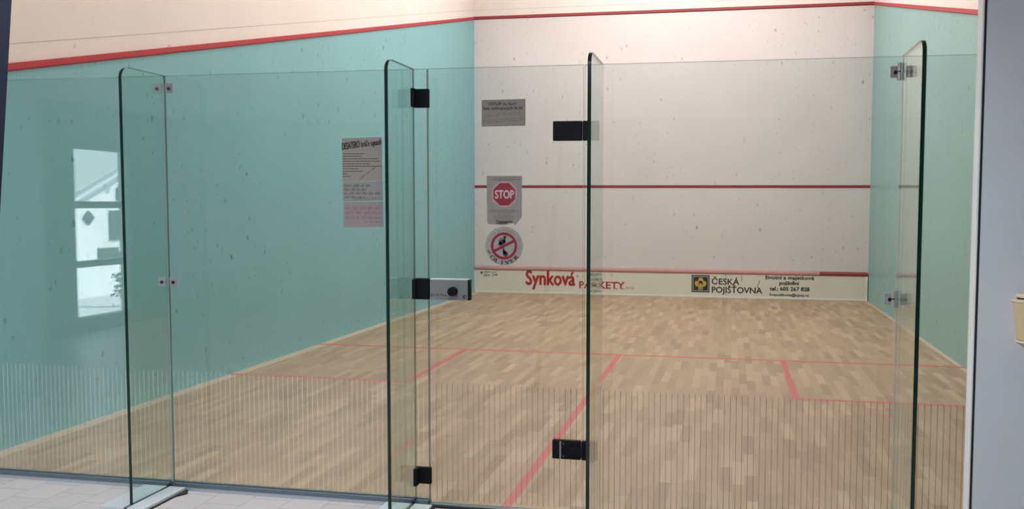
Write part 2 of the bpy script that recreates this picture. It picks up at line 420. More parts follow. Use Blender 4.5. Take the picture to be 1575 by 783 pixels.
def scrawl(mb, x0, x1, z, h, y, mat, slant=0.3, tall=0.35, word=(0.02, 0.04)):
    """a line of handwriting or blurred print whose letters cannot be read: strokes grouped in words"""
    x = x0
    while x < x1-0.004:
        wl = min(random.uniform(*word), x1-x); n = max(2, int(wl/0.0042))
        for k in range(n):
            xx = x+wl*k/n
            t = h*(1.0 if random.random() > tall else 1.7); d = 0.0 if random.random() > 0.12 else -h*0.6
            wv = 0.0017
            mb.poly([(xx+slant*d, y, z+d), (xx+wv+slant*d, y, z+d), (xx+wv+slant*t, y, z+t), (xx+slant*t, y, z+t)], mat)
        for zz in (0.0, 0.75):
            mb.poly([(x+slant*h*zz, y-0.00003, z+h*zz), (x+wl*0.95+slant*h*zz, y-0.00003, z+h*zz), (x+wl*0.95+slant*h*zz, y-0.00003, z+h*zz+0.0014), (x+slant*h*zz, y-0.00003, z+h*zz+0.0014)], mat)
        x += wl+0.006

# ================================================================== the setting: the court
CW, CL, CH = 6.4, 9.75, 6.2
SL = 2.44/9.75
zout = lambda y: 2.13+SL*y            # lower edge of the side-wall out line
OUT = 0.05

o = MB().box(0, CW, 0.03, CL, -0.12, 0.0, M['parquet']).build('floor'); tag(o, 'parquet floor of the squash court', kind='structure'); floor = o
def fline(name, pts):
    mb = MB(); mb.poly([(x, y, 0.0008) for x, y in pts], M['line']); return mb.build(name, floor)
B0 = 0.062
fline('short_line', [(0.0, 4.255), (CW, 4.255), (CW, 4.31), (0.0, 4.31)])
fline('half_court_line', [(3.175, 0.03), (3.225, 0.03), (3.225, 4.255), (3.175, 4.255)])
mb = MB(); mb.poly([(0, 2.66, .0008), (1.65, 2.66, .0008), (1.65, 2.71, .0008), (0, 2.71, .0008)], M['line'])
mb.poly([(1.60, 2.71, .0008), (1.65, 2.71, .0008), (1.65, 4.255, .0008), (1.60, 4.255, .0008)], M['line']); mb.build('service_box_line', floor)
mb = MB(); mb.poly([(CW-1.65, 2.66, .0008), (CW, 2.66, .0008), (CW, 2.71, .0008), (CW-1.65, 2.71, .0008)], M['line'])
mb.poly([(CW-1.65, 2.71, .0008), (CW-1.60, 2.71, .0008), (CW-1.60, 4.255, .0008), (CW-1.65, 4.255, .0008)], M['line']); mb.build('service_box_line', floor)
# pale border boards along the side walls
for x0, x1 in ((0.0, 0.105), (CW-0.05, CW)):
    MB().box(x0, x1, 0.03, 2.655, 0.0001, 0.0006, M['border']).box(x0, x1, 2.715, 4.25, 0.0001, 0.0006, M['border']).box(x0, x1, 4.315, CL-0.02, 0.0001, 0.0006, M['border']).build('border_board', floor)

T = 0.15
def side_wall(name, xin, sgn, mat, label):
    """teal below the sloping out line, cream plaster above it"""
    xo = xin+sgn*T
    mb = MB()
    mb.prism([(0, 0), (CL, 0), (CL, zout(CL)), (0, zout(0))], 'x', xin, xo, mat)
    mb.prism([(0, zout(0)), (CL, zout(CL)), (CL, CH), (0, CH)], 'x', xin, xo, M['cream'])
    wl = mb.build(name); tag(wl, label, kind='structure')
    d = -sgn
    s1 = MB()
    t = 0.022
    # out line: a raised strip with a chamfered lower edge
    for y0, y1 in ((0.0, CL-0.024),):
        A = [(xin, y0, zout(y0)), (xin+d*t, y0, zout(y0)+0.012), (xin+d*t, y0, zout(y0)+OUT), (xin, y0, zout(y0)+OUT)]
        Bv = [(xin, y1, zout(y1)), (xin+d*t, y1, zout(y1)+0.012), (xin+d*t, y1, zout(y1)+OUT), (xin, y1, zout(y1)+OUT)]
        va = [s1.bm.verts.new(p) for p in A]; vb = [s1.bm.verts.new(p) for p in Bv]
        i = s1.mi(M['red'])
        for k in range(4): s1.bm.faces.new((va[k], va[(k+1) % 4], vb[(k+1) % 4], vb[k]))
        s1.bm.faces.new(va[::-1]); s1.bm.faces.new(vb)
    s1.build('out_line', wl)
    s2 = MB(); e = xin+d*0.001
    s2.poly([(e, 0.0, zout(0)+0.16), (e, CL, zout(CL)+0.16), (e, CL, zout(CL)+0.166), (e, 0.0, zout(0)+0.166)], M['groove'])
    s2.build('panel_joint', wl)
    return wl
wl = side_wall('wall_left', 0.0, -1, M['teal_l'], 'teal left side wall with a sloping red out line')
wr = side_wall('wall_right', CW, 1, M['teal_r'], 'teal right side wall with a sloping red out line')
# front wall
ZF = 4.57
mb = MB().box(-T, CW+T, CL, CL+T, -0.12, ZF, M['white']).box(-T, CW+T, CL, CL+T, ZF, CH, M['cream'])
wf = mb.build('wall_front'); tag(wf, 'white front wall behind the glass with a red service line', kind='structure')
MB().prism([(CL, ZF), (CL-0.022, ZF+0.012), (CL-0.022, ZF+OUT), (CL, ZF+OUT)], 'x', 0.0, CW, M['maroon']).build('out_line', wf)
MB().box(0.0, CW, CL-0.002, CL, 1.765, 1.812, M['maroon']).build('service_line', wf)
MB().box(0.0, CW, CL-0.001, CL, ZF+0.155, ZF+0.161, M['groove']).build('panel_joint', wf)
o = MB().box(-T, CW+T, -0.0, CL+T, CH, CH+0.12, M['ceilw']).build('ceiling'); tag(o, 'court ceiling', kind='structure')
o = MB().box(-T, CW+T, -0.10, 0.0, 2.62, CH+0.12, M['cream']).build('wall_back'); tag(o, 'wall above the glass back of the court', kind='structure')

# ------------------------------------------------------------------ the setting: the lobby
LX0, LX1, LY0, LH = -3.0, 7.2, -7.0, 2.6
o = MB().box(LX0-T, LX1, LY0, 0.03, -0.12, 0.0, M['tiles']).build('floor_lobby'); tag(o, 'pale tiled lobby floor', kind='structure')
o = MB().box(LX0-T, LX1+T, LY0-T, -0.001, LH, LH+0.02, M['ceilw']).box(LX0-T, LX1+T, LY0-T, -0.101, LH+0.02, LH+0.12, M['ceilw']).build('ceiling_lobby'); tag(o, 'lobby ceiling', kind='structure')
o = MB().box(LX0-T, LX1+T, LY0-T, LY0, -0.12, LH, M['lobbywall']).build('wall_rear'); tag(o, 'rear lobby wall', kind='structure')
o = MB().box(LX1, LX1+T, LY0, 0.03, -0.12, LH, M['lobbywall']).build('wall_lobby_right'); tag(o, 'right lobby wall', kind='structure')
o = MB().box(LX0, -T, 0.0, 0.10, -0.12, LH, M['lobbywall']).build('wall_lobby_front'); tag(o, 'lobby wall left of the court', kind='structure')
o = MB().box(CW+T, LX1, -0.0, 0.10, -0.12, LH, M['lobbywall']).build('wall_lobby_front_right'); tag(o, 'lobby wall right of the court', kind='structure')
# left lobby wall with the glazed opening that mirrors in the glass
WY0, WY1, WZ0, WZ1 = -5.26, -4.40, 0.16, 2.10
mb = MB()
mb.box(LX0-T, LX0, LY0, WY0, -0.12, LH, M['lobbywall']).box(LX0-T, LX0, WY1, 0.10, -0.12, LH, M['lobbywall'])
mb.box(LX0-T, LX0, WY0, WY1, -0.12, WZ0, M['lobbywall']).box(LX0-T, LX0, WY0, WY1, WZ1, LH, M['lobbywall'])
o = mb.build('wall_lobby_left'); tag(o, 'left lobby wall with a three pane window', kind='structure')
win = MB().box(LX0-0.10, LX0-0.04, WY0, WY1, 1.42, 1.50, M['winframe']).box(LX0-0.10, LX0-0.04, WY0, WY1, 0.74, 0.815, M['winframe']).build('window_1'); tag(win, 'three pane window mirrored in the glass', kind='structure')
for z0, z1 in ((WZ0, 0.74), (0.815, 1.42), (1.50, WZ1)):
    MB().box(LX0-0.075, LX0-0.069, WY0, WY1, z0, z1, M['winglass']).build('pane', win)
# white splayed wall that mirrors at the far left
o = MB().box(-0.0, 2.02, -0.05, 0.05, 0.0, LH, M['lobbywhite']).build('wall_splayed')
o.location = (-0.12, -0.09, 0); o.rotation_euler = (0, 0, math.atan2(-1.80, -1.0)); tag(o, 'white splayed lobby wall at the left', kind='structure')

# ------------------------------------------------------------------ outside the window
o = MB().box(-16, LX0-T, -22, 8, -0.9, -0.5, M['snow']).build('ground_yard'); tag(o, 'pale yard outside the window', kind='structure')

# ------------------------------------------------------------------ right partition (wall end, corner trim, seal)
PY = -0.50
pt = MB().box(5.178, LX1, PY, PY+0.06, 0.0, LH, M['partition']).build('wall_partition'); tag(pt, 'grey blue partition at the right edge', kind='structure')
tr_ = MB().box(5.161, 5.169, PY+0.0, PY+0.060, 0.0, LH, M['parttrim'], bevel=0.002).build('trim_1'); tag(tr_, 'white corner trim of the partition', kind='structure')
sl = MB().box(5.169, 5.178, PY+0.003, PY+0.058, 0.0, LH, M['rubber']).build('trim_2'); tag(sl, 'dark seal beside the corner trim', kind='structure')

# ================================================================== glass back wall
ZT = 2.122
GT = 0.012
def pane(mb, x0, x1, z0, z1, edge=M['thinedge']):
    mb.box(x0, x1, -GT/2, GT/2, z0, z1, M['glass'])
    ie = mb.mi(edge)
    mb.bm.faces.ensure_lookup_table()
    for f in mb.bm.faces:
        f.normal_update()
        if abs(f.normal.y) < 0.5: f.material_index = ie
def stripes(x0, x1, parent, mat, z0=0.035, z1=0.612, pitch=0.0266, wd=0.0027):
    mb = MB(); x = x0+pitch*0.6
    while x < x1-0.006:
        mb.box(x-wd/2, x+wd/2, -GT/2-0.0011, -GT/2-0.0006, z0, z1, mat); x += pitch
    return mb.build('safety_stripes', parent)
F1, F2, F3, F4 = 1.424, 2.756, 3.671, 4.984
FT = 0.016
panels = [
 ('glass_screen', 0.004, F1-0.003, 'leftmost wide glass panel mirroring a house and window', M['stripe_lit']),
 ('glass_screen', F1+0.003, F2-0.003, 'glass panel carrying the sheets of rules, left of the door', M['stripe_lit']),
 ('glass_screen', F2+0.001, 2.825, 'narrow glass strip between the lock and the fin left of the door', M['stripe_lit']),
 ('glass_screen', 3.591, F4-0.003, 'wide glass panel right of the door, before the red and gold advert boards', M['stripe_shaded']),
 ('glass_screen', F4+0.003, CW-0.004, 'glass panel between the rightmost fin and the grey partition', M['stripe_shaded'])]
for nm, x0, x1, lb, sm in panels:
    e = empty(nm, ((x0+x1)/2, 0, 0), lb, 'glass screen', 'fixed panes of the glass back wall')
    mb = MB(); pane(mb, x0, x1, 0.022, ZT); mb.build('pane', e)
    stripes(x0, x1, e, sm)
    # bottom channel
    c = MB().box(x0, x1, -0.024, -0.0075, 0.0, 0.030, M['rail']).box(x0, x1, 0.0075, 0.024, 0.0, 0.030, M['rail']).box(x0, x1, -0.0075, 0.0075, 0.0, 0.020, M['rail'])
    c.box(x0, x1, -0.040, -0.0241, 0.0, 0.012, M['railtop'])
    c.build('bottom_channel', e)
    if x0 > 1.4 and x0 < 1.5 or x0 > 4.9:
        MB().box(x0-0.0062, x0-0.0002, -0.0065, 0.0065, 0.03, ZT, M['seal']).build('silicone_joint', e)

# the door
DX0, DX1 = 2.830, 3.585
door = empty('glass_door', ((DX0+DX1)/2, 0, 0), 'frameless glass court door with stop sign, lock and black hinges', 'door')
mb = MB(); pane(mb, DX0, DX1, 0.018, ZT); mb.build('pane', door)
stripes(DX0+0.02, DX1, door, M['stripe_shaded'])
lk = MB().box(2.848, 3.037, -0.040, -GT/2, 1.021, 1.118, M['lockface'], bevel=0.0015).build('lock_body', door)
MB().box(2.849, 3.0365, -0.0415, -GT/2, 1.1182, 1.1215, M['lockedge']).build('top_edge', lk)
MB().box(3.0372, 3.0455, -0.041, -GT/2, 1.021, 1.119, M['black'], bevel=0.001).build('end_cap', lk)
kn = MB().cyl((2.972, -0.040, 1.066), (2.972, -0.062, 1.066), 0.016, M['black']).cyl((2.972, -0.062, 1.066), (2.972, -0.088, 1.066), 0.0225, M['black'], r1=0.021, seg=12).build('knob', lk, smooth=True)
kb = MB().cyl((3.022, -0.0400, 1.038), (3.022, -0.0425, 1.038), 0.0085, M['bolt']).cyl((3.025, -0.0425, 1.038), (3.025, -0.0432, 1.038), 0.004, M['steel']).build('key_cylinder', lk, smooth=True)
mb = MB(); add_text(mb, 'ELLIS Plus', 2.853, 2.930, 1.040, 0.010, -0.0406, M['ink'], bold=0.0003); add_text(mb, '-------', 2.905, 2.955, 1.023, 0.012, -0.0406, M['inkgrey']); mb.build('lettering', lk)
for zc, nm, low in ((1.818, 'hinge', False), (0.3235, 'hinge', True)):
    hz = 0.045
    h = MB().box(3.446, 3.582, -0.030, -GT/2, zc-hz, zc+hz, M['black'], bevel=0.003)
    if low:
        h.box(3.482, 3.490, -0.0325, -0.029, zc-hz+0.003, zc+hz-0.003, M['lockface'])
        h.box(3.530, 3.600, -0.0360, -0.029, zc-0.030, zc+0.014, M['black'], bevel=0.003)
    hh = h.build(nm, door)
    k = MB().box(3.586, 3.660, -0.032, -GT/2-0.0005, zc-hz, zc+hz, M['black'], bevel=0.003)
    if low: k.cyl((3.635, -0.019, zc-hz-0.014), (3.635, -0.019, zc-hz), 0.009, M['black'])
    k.build('hinge_knuckle', hh)
    b = MB()
    for dz in (-0.031, 0.031): b.cyl((3.652, -0.0321, zc+dz), (3.652, -0.0345, zc+dz), 0.004, M['bolt'], seg=12)
    b.build('bolt', hh)
    if low:
        b = MB()
        for dz in (-0.03, 0.03): b.cyl((3.501, -0.0301, zc+dz), (3.501, -0.0315, zc+dz), 0.003, M['lockface'], seg=10)
        b.build('screw', hh)
# threshold under the door
o = MB().box(F2+0.07, 3.590, -0.030, 0.026, 0.0, 0.010, M['rubber']).box(F2+0.075, 3.590, -0.012, 0.004, 0.010, 0.0135, M['railtop']).build('threshold_strip')
tag(o, 'black threshold strip with a metal lip below the glass door', 'threshold')

# fins
def fin_outline(d, z0):
    r = 0.055; pts = [(-0.0075, 0.032), (-0.0425, 0.032), (-0.0425, z0), (-d, z0), (-d, ZT-r)]
    for k in range(1, 9):
        a = math.pi - k*math.pi/2/8
        pts.append((-d+r+r*math.cos(a), ZT-r+r*math.sin(a)))
    pts.append((-0.0075, ZT))
    return pts
def inner_edge(mb):
    i = mb.mi(M['finglass'])
    for f in mb.bm.faces:
        if all(v.co.y > -0.008 for v in f.verts): f.material_index = i
def fin(X, d, label, shoe=True):
    e = empty('glass_fin', (X, -d/2, 0), label, 'glass fin', 'upright glass fins bracing the back wall')
    mb = MB(); mb.prism(fin_outline(d, 0.016), 'x', X-FT/2, X+FT/2, M['edge'], M['finglass']); inner_edge(mb); mb.build('fin_pane', e)
    hw = 0.118
    s = MB().box(X-hw-0.02, X-0.009, -d-0.045, -0.042, 0.0, 0.020, M['alu'], bevel=0.003).box(X+0.009, X+hw-0.02, -d-0.045, -0.042, 0.0, 0.020, M['alu'], bevel=0.003)
    s.box(X-0.009, X+0.009, -d-0.044, -0.043, 0.0, 0.012, M['rubber'])
    s.build('floor_shoe', e)
    g = MB(); pts = [(X+hw-0.020, -d-0.045)]
    n = 22
    rr = random.Random(3)
    for k in range(n+1):
        t = k/n; wv = 0.007+0.003*rr.random()+(0.030*math.exp(-((t-0.86)/0.10)**2))
        pts.append((X+hw-0.020+wv, -d-0.045+t*(d+0.003)))
    pts.append((X+hw-0.020, -0.042))
    g.prism(pts, 'z', 0.0005, 0.006, M['rubber']); g.build('black_gap', e)  # irregular black sliver along the right edge of the shoe
    return e
f1 = fin(F1, 0.312, 'leftmost glass fin with a dark green edge and floor shoe')
f2 = fin(F2, 0.322, 'glass fin standing left of the door beside its lock')
f3 = fin(F3, 0.350, 'glass fin right of the door, beside the black hinges')
f4 = fin(F4, 0.405, 'rightmost glass fin nearest the grey partition')

# stainless clamps on the panels either side of fins
def clamp(X, z, label, barrel):
    e = empty('glass_clamp', (X, -0.008, z), label, 'clamp', 'small steel clamps holding glass to the fins')
    hz = 0.025; y1 = -GT/2-0.0004
    for s in (-1, 1):
        a, b = sorted((X+s*0.0105, X+s*0.055))
        p = MB().box(a, b, y1-0.005, y1, z-hz, z+hz, M['steel'], bevel=0.0015).build('leaf', e)
        c = MB().cyl((X+s*0.033, y1-0.0052, z-0.003), (X+s*0.033, y1-0.0085, z-0.003), 0.0085, M['bolt'], seg=20).build('bolt', p, smooth=True)
    if barrel:
        k = MB().cyl((X-0.018 if X > 3 else X+0.018, -0.016, z-hz-0.012), (X-0.018 if X > 3 else X+0.018, -0.016, z-0.003), 0.009, M['steel']).cyl((X-0.018 if X > 3 else X+0.018, -0.016, z+0.003), (X-0.018 if X > 3 else X+0.018, -0.016, z+hz+0.012), 0.009, M['steel'])
        k.cyl((X-0.018 if X > 3 else X+0.018, -0.016, z-0.003), (X-0.018 if X > 3 else X+0.018, -0.016, z+0.003), 0.007, M['bolt'])
        k.build('barrel', e, smooth=True)
    return e
clamp(F1, 2.058, 'upper steel clamp at the top of the leftmost glass fin', False)
clamp(F1, 1.076, 'lower steel clamp at mid height of the leftmost glass fin', False)
clamp(F4, 2.055, 'upper steel clamp at the top of the rightmost glass fin', True)
clamp(F4, 1.072, 'lower steel clamp at mid height of the rightmost glass fin', True)

# black brackets tying the fin to the strip beside the door
def bracket(z, hz, label, low=False):
    e = empty('black_bracket', (2.80, -0.02, z), label, 'bracket', 'black brackets on the narrow glass strip')
    MB().box(F2+0.0092, 2.842, -0.026, -GT/2-0.0015, z-hz, z+hz, M['black'], bevel=0.003).build('plate', e)
    MB().box(F2+0.0086, F2+0.026, -0.060, -0.0262, z-hz-(0.004 if low else 0), z+hz, M['black'], bevel=0.002).build('fin_flange', e)
    return e
bracket(1.981, 0.044, 'upper black bracket on the strip left of the door')
bracket(0.155, 0.041, 'lowest black bracket near the floor on the strip left of the door', True)
e = empty('lock_keeper', (2.80, -0.02, 1.072), 'black lock keeper box left of the silver lock body', 'lock keeper')
MB().box(F2+0.0092, 2.842, -0.044, -GT/2-0.0015, 1.021, 1.122, M['black'], bevel=0.003).build('keeper_body', e)
MB().box(F2+0.0086, F2+0.026, -0.060, -0.0442, 1.024, 1.119, M['black'], bevel=0.002).build('fin_flange', e)

# ================================================================== notices on the glass
YP = -GT/2-0.0022
def sheet(name, pts, mat, label, cat='notice', group=None):
    mb = MB(); mb.prism(pts, 'y', YP, YP+0.0008, mat)
    cx = sum(p[0] for p in pts)/len(pts); cz = sum(p[1] for p in pts)/len(pts)
    e = empty(name, (cx, YP, cz), label, cat, group)
    mb.build('sheet', e); return e
YI = YP-0.0004
# rules sheet
e = sheet('notice', [(2.390, 1.585), (2.597, 1.590), (2.597, 1.801), (2.390, 1.797)], M['paper'], 'upper rules sheet with a heavy black heading on the left glass', 'notice', 'sheets of rules on the glass')
mb = MB()
add_text(mb, 'DESATERO', 2.391, 2.482, 1.741, 0.032, YI, M['ink'], tilt=0.13, bold=0.0016)
add_text(mb, 'hráče', 2.490, 2.533, 1.754, 0.027, YI, M['ink'], tilt=0.13, bold=0.0012)
add_text(mb, 'squash', 2.540, 2.594, 1.759, 0.027, YI, M['ink'], tilt=0.13, bold=0.0014)
mb.build('heading', e)
mb = MB()
rows = [(2.393, 2.505), (2.393, 2.492), (2.393, 2.580), (2.393, 2.588), (2.393, 2.535), (2.393, 2.595), (2.393, 2.478), (2.393, 2.493), (2.393, 2.418), (2.393, 2.433)]
bars(mb, [(a, b, 1.719-0.0121*k, 0.0) for k, (a, b) in enumerate(rows)], YI, M['inkgrey'], 0.0042)
mb.build('text_lines', e)
mb = MB(); scrawl(mb, 2.482, 2.565, 1.597, 0.006, YI, M['inkgrey'], 0.2)
for v in mb.bm.verts: v.co.z += (v.co.x-2.482)*0.68
mb.build('signature', e)
e = sheet('notice', [(2.391, 1.490), (2.600, 1.494), (2.598, 1.588), (2.390, 1.583)], M['paper2'], 'middle sheet with slanted handwritten lines on the left glass', 'notice', 'sheets of rules on the glass')
mb = MB()
for k, b in enumerate((2.535, 2.515, 2.590, 2.508)): scrawl(mb, 2.397, b, 1.562-0.0185*k, 0.0072, YI, M['inkgrey'], 0.35)
mb.build('text_lines', e)
mb = MB(); scrawl(mb, 2.450, 2.592, 1.500, 0.005, YI, M['inkfaint'], 0.2); mb.build('small_print', e)
e = sheet('notice', [(2.396, 1.362), (2.602, 1.366), (2.600, 1.490), (2.394, 1.487)], M['paperpink'], 'lowest sheet, pinkish with three faded lines, on the left glass', 'notice', 'sheets of rules on the glass')
mb = MB()
for k in range(3): scrawl(mb, 2.404, 2.588, 1.452-0.0235*k, 0.0105, YI, M['inkpink'], 0.05)
mb.build('text_lines', e)
mb = MB(); scrawl(mb, 2.500, 2.590, 1.388, 0.005, YI, M['inkfaint'], 0.2); mb.build('small_print', e)
# entry notice on the door
e = sheet('notice', [(3.099, 1.845), (3.310, 1.846), (3.310, 1.970), (3.099, 1.968)], M['papergrey'], 'grey landscape notice on the upper left of the glass door')
mb = MB()
add_text(mb, 'VSTUP na kurt', 3.130, 3.266, 1.943, 0.0135, YI, M['ink'], bold=0.0006)
add_text(mb, 'bez ochranných brýlí', 3.108, 3.298, 1.923, 0.0135, YI, M['ink'], bold=0.0006)
mb.build('lettering', e)
mb = MB()
add_text(mb, 'JEN NA VLASTNÍ', 3.113, 3.285, 1.886, 0.016, YI, M['inkfaint'], tilt=0.07)
add_text(mb, 'NEBEZPEČÍ !!!', 3.106, 3.302, 1.858, 0.017, YI, M['inkfaint'], tilt=0.05)
mb.build('faded_lettering', e)
mb = MB()
ov = [mb.bm.verts.new((a, YI, b)) for a, b in ((3.0992, 1.8455), (3.3098, 1.8462), (3.3098, 1.9695), (3.0992, 1.9678))]
iv = [mb.bm.verts.new((a, YI, b)) for a, b in ((3.1005, 1.8472), (3.3085, 1.8478), (3.3085, 1.9680), (3.1005, 1.9662))]
for k in range(4): f = mb.bm.faces.new((ov[k], ov[(k+1) % 4], iv[(k+1) % 4], iv[k])); f.material_index = mb.mi(M['inkgrey'])
mb.build('border', e)
# stop notice
e = sheet('stop_notice', [(3.127, 1.385), (3.205, 1.380), (3.226, 1.384), (3.250, 1.390), (3.262, 1.380), (3.293, 1.418), (3.294, 1.612), (3.122, 1.613), (3.124, 1.40)], M['papergrey'], 'stop notice with a red octagon and torn lower corner on the door')
cx, cz = 3.2085, 1.526
def octo(r): return [(cx+r*math.cos(math.radians(22.5+45*k)), cz+r*math.sin(math.radians(22.5+45*k))) for k in range(8)]
mb = MB()
for r, y, mt in ((0.0645, YI, M['signwhite']), (0.0618, YI-0.0001, M['signred']), (0.0602, YI-0.0002, M['signwhite']), (0.0578, YI-0.0003, M['signred'])):
    mb.poly([(x, y, z) for x, z in octo(r)], mt)
mb.build('octagon', e)
mb = MB(); add_text(mb, 'STOP', cx-0.045, cx+0.046, cz-0.019, 0.038, YI-0.0005, M['signwhite'], bold=0.0014); mb.build('lettering', e)
mb = MB()
rows = [(3.155, 3.262, 1.6025), (3.138, 3.285, 1.5955), (3.175, 3.250, 1.589), (3.145, 3.265, 1.452), (3.132, 3.282, 1.4455), (3.165, 3.250, 1.439), (3.175, 3.240, 1.4285), (3.152, 3.258, 1.422), (3.158, 3.254, 1.4155), (3.165, 3.252, 1.409)]
for part in (rows[:3], rows[3:6], rows[6:]):
    mb = MB(); bars(mb, [(a, b, z-0.002, 0.0) for a, b, z in part], YI, M['inkgrey'], 0.0022); mb.build('text_lines', e)
mb = MB(); q = lambda a, b, c, d, mt, y=YI: mb.poly([(a, y, c), (b, y, c), (b, y, d), (a, y, d)], mt)
q(3.168, 3.181, 1.386, 1.402, M['ink']); q(3.182, 3.248, 1.392, 1.4005, M['ink']); q(3.182, 3.222, 1.386, 1.392, M['ink'])
q(3.171, 3.1725, 1.389, 1.399, M['signwhite'], YI-0.0002); q(3.1765, 3.178, 1.389, 1.399, M['signwhite'], YI-0.0002); q(3.1725, 3.1765, 1.3935, 1.395, M['signwhite'], YI-0.0002)
q(3.188, 3.212, 1.3955, 1.397, M['inkfaint'], YI-0.0002); q(3.218, 3.242, 1.3955, 1.397, M['inkfaint'], YI-0.0002)
mb.build('small_logo', e)
# round sticker
oc = (3.2065, 1.2815); orr = 0.092
e = sheet('round_sticker', [(oc[0]+orr*math.cos(2*math.pi*k/64), oc[1]+orr*math.sin(2*math.pi*k/64)) for k in range(64)], M['sticker'], 'round sticker with a crossed out footprint in a red ring', 'sticker')
mb = MB(); mb.ring(oc, 0.0515, 0.0645, YI-0.0002, M['signred'])
a = math.radians(27); dv = Vector((math.cos(a), math.sin(a))); nv = Vector((-dv.y, dv.x))*0.0065
p = [Vector(oc)+dv*0.055*s1+nv*s2 for s1, s2 in ((-1, -1), (1, -1), (1, 1), (-1, 1))]
mb.poly([(v.x, YI-0.0003, v.y) for v in p], M['signred']); mb.build('prohibition_ring', e)
mb = MB()
def blob(x, z, rx, rz, rot=0.0, n=20):
    pts = []
    for k in range(n):
        t = 2*math.pi*k/n; u = rx*math.cos(t); v = rz*math.sin(t)
        pts.append((oc[0]+x+u*math.cos(rot)-v*math.sin(rot), YI-0.0001, oc[1]+z+u*math.sin(rot)+v*math.cos(rot)))
    mb.poly(pts, M['ink'])
blob(-0.008, 0.018, 0.017, 0.012, 0.3); blob(-0.018, 0.010, 0.010, 0.009); blob(0.001, 0.031, 0.0065, 0.017, -0.1); blob(0.006, 0.043, 0.0055, 0.007)
blob(-0.012, 0.034, 0.0028, 0.008, 0.35); blob(-0.019, 0.030, 0.0026, 0.0075, 0.45); blob(-0.025, 0.024, 0.0024, 0.006, 0.6)
blob(0.007, -0.038, 0.0125, 0.012); blob(-0.002, -0.020, 0.004, 0.016, 0.08); blob(0.002, -0.030, 0.008, 0.010)
mb.build('footprint', e)
mb = MB(); arc_text(mb, 'Keine schwarzen Sohlen', oc, 0.0715, 158, -8, 0.0115, 0.0125, YI, M['inkgrey']); mb.build('arc_lettering', e)
mb = MB(); arc_text(mb, 'OLIVER', oc, 0.0885, 226, 318, 0.0190, 0.036, YI, M['ink'], inward=True, bold=0.0018); mb.build('bold_lettering', e)
mb = MB()
for k in range(3):
    mb.ring((oc[0]-0.076+0.004*k, oc[1]-0.026-0.004*k), 0.0025, 0.0055, YI-0.00005*k, M['inkgrey'], seg=16)
mb.build('small_emblem', e)

# ================================================================== tin with adverts
TY = CL-0.045
tin = empty('tin_board', (CW/2, CL-0.02, 0), 'low white advert board with a pink top strip below the front wall', 'squash tin')
MB().box(0.012, CW-0.012, TY, CL-0.001, 0.001, 0.395, M['tin']).build('face_board', tin)
MB().prism([(TY-0.008, 0.395), (TY-0.012, 0.402), (TY-0.012, 0.428), (CL-0.002, 0.450), (CL-0.002, 0.395)], 'x', 0.012, 5.66, M['pink']).build('top_strip', tin)
tag(MB().prism([(TY-0.008, 0.395), (TY-0.012, 0.402), (TY-0.012, 0.428), (CL-0.002, 0.450), (CL-0.002, 0.395)], 'x', 5.662, CW-0.012, M['maroon']).build('top_strip', tin), 'unfaded dark red end of the top strip')
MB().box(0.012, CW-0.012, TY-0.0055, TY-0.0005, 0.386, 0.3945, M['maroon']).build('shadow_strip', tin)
MB().box(0.012, CW-0.012, TY-0.012, TY-0.0005, 0.001, 0.026, M['tinw'], bevel=0.002).build('base_strip', tin)
for a, b in ((0.004, 0.0118), (CW-0.045, CW-0.013)): MB().box(a, b, TY-0.0065, TY-0.0008, 0.027, 0.385, M['tinw']).build('end_trim', tin)
YT = TY-0.0012
mb = MB(); add_text(mb, 'Synková', 0.905, 1.738, 0.150, 0.235, YT, M['inkred'], bold=0.010); add_text(mb, '®', 1.762, 1.800, 0.285, 0.04, YT, M['inkred']); mb.build('red_lettering', tin)
mb = MB(); add_text(mb, 'PARKETY', 1.815, 2.565, 0.112, 0.108, YT, M['inkred'], bold=0.004); add_text(mb, 's.r.o.', 2.590, 2.735, 0.112, 0.05, YT, M['inkred'])
for x, wd in ((1.815, .05), (2.115, .05), (2.175, .05), (2.245, .05), (2.40, .06), (2.52, .05)):
    for z in (0.106, 0.214): mb.poly([(x, YT-0.0001, z), (x+wd, YT-0.0001, z), (x+wd, YT-0.0001, z+0.010), (x, YT-0.0001, z+0.010)], M['inkred'])
mb.build('red_lettering', tin)
mb = MB(); q = lambda a, b, c, d, mt, y=YT: mb.poly([(a, y, c), (b, y, c), (b, y, d), (a, y, d)], mt)
q(3.663, 3.950, 0.083, 0.362, M['ink']); q(3.683, 3.930, 0.103, 0.342, M['tinw'], YT-0.0004); q(3.689, 3.924, 0.109, 0.336, M['ink'], YT-0.0008)
lg = mb.build('emblem_square', tin)
mb = MB()
def gb(x, z, rx, rz, rot=0.0, n=20):
    pts = []
    for k in range(n):
        t = 2*math.pi*k/n; u = rx*math.cos(t); v = rz*math.sin(t)
        pts.append((3.8065+x+u*math.cos(rot)-v*math.sin(rot), YT-0.0012, 0.222+z+u*math.sin(rot)+v*math.cos(rot)))
    mb.poly(pts, M['gold'])
gb(0, 0.055, 0.040, 0.048); gb(-0.055, 0.0, 0.036, 0.048, 0.3); gb(0.055, 0.0, 0.036, 0.048, -0.3); gb(0, 0.0, 0.035, 0.05)
for dx in (-0.028, 0.0, 0.028): mb.poly([(3.8065+dx*.8-0.008, YT-0.0013, 0.19), (3.8065+dx-0.009, YT-0.0013, 0.122), (3.8065+dx+0.009, YT-0.0013, 0.122), (3.8065+dx*.8+0.008, YT-0.0013, 0.19)], M['gold'])
mb.build('gold_tree', lg)
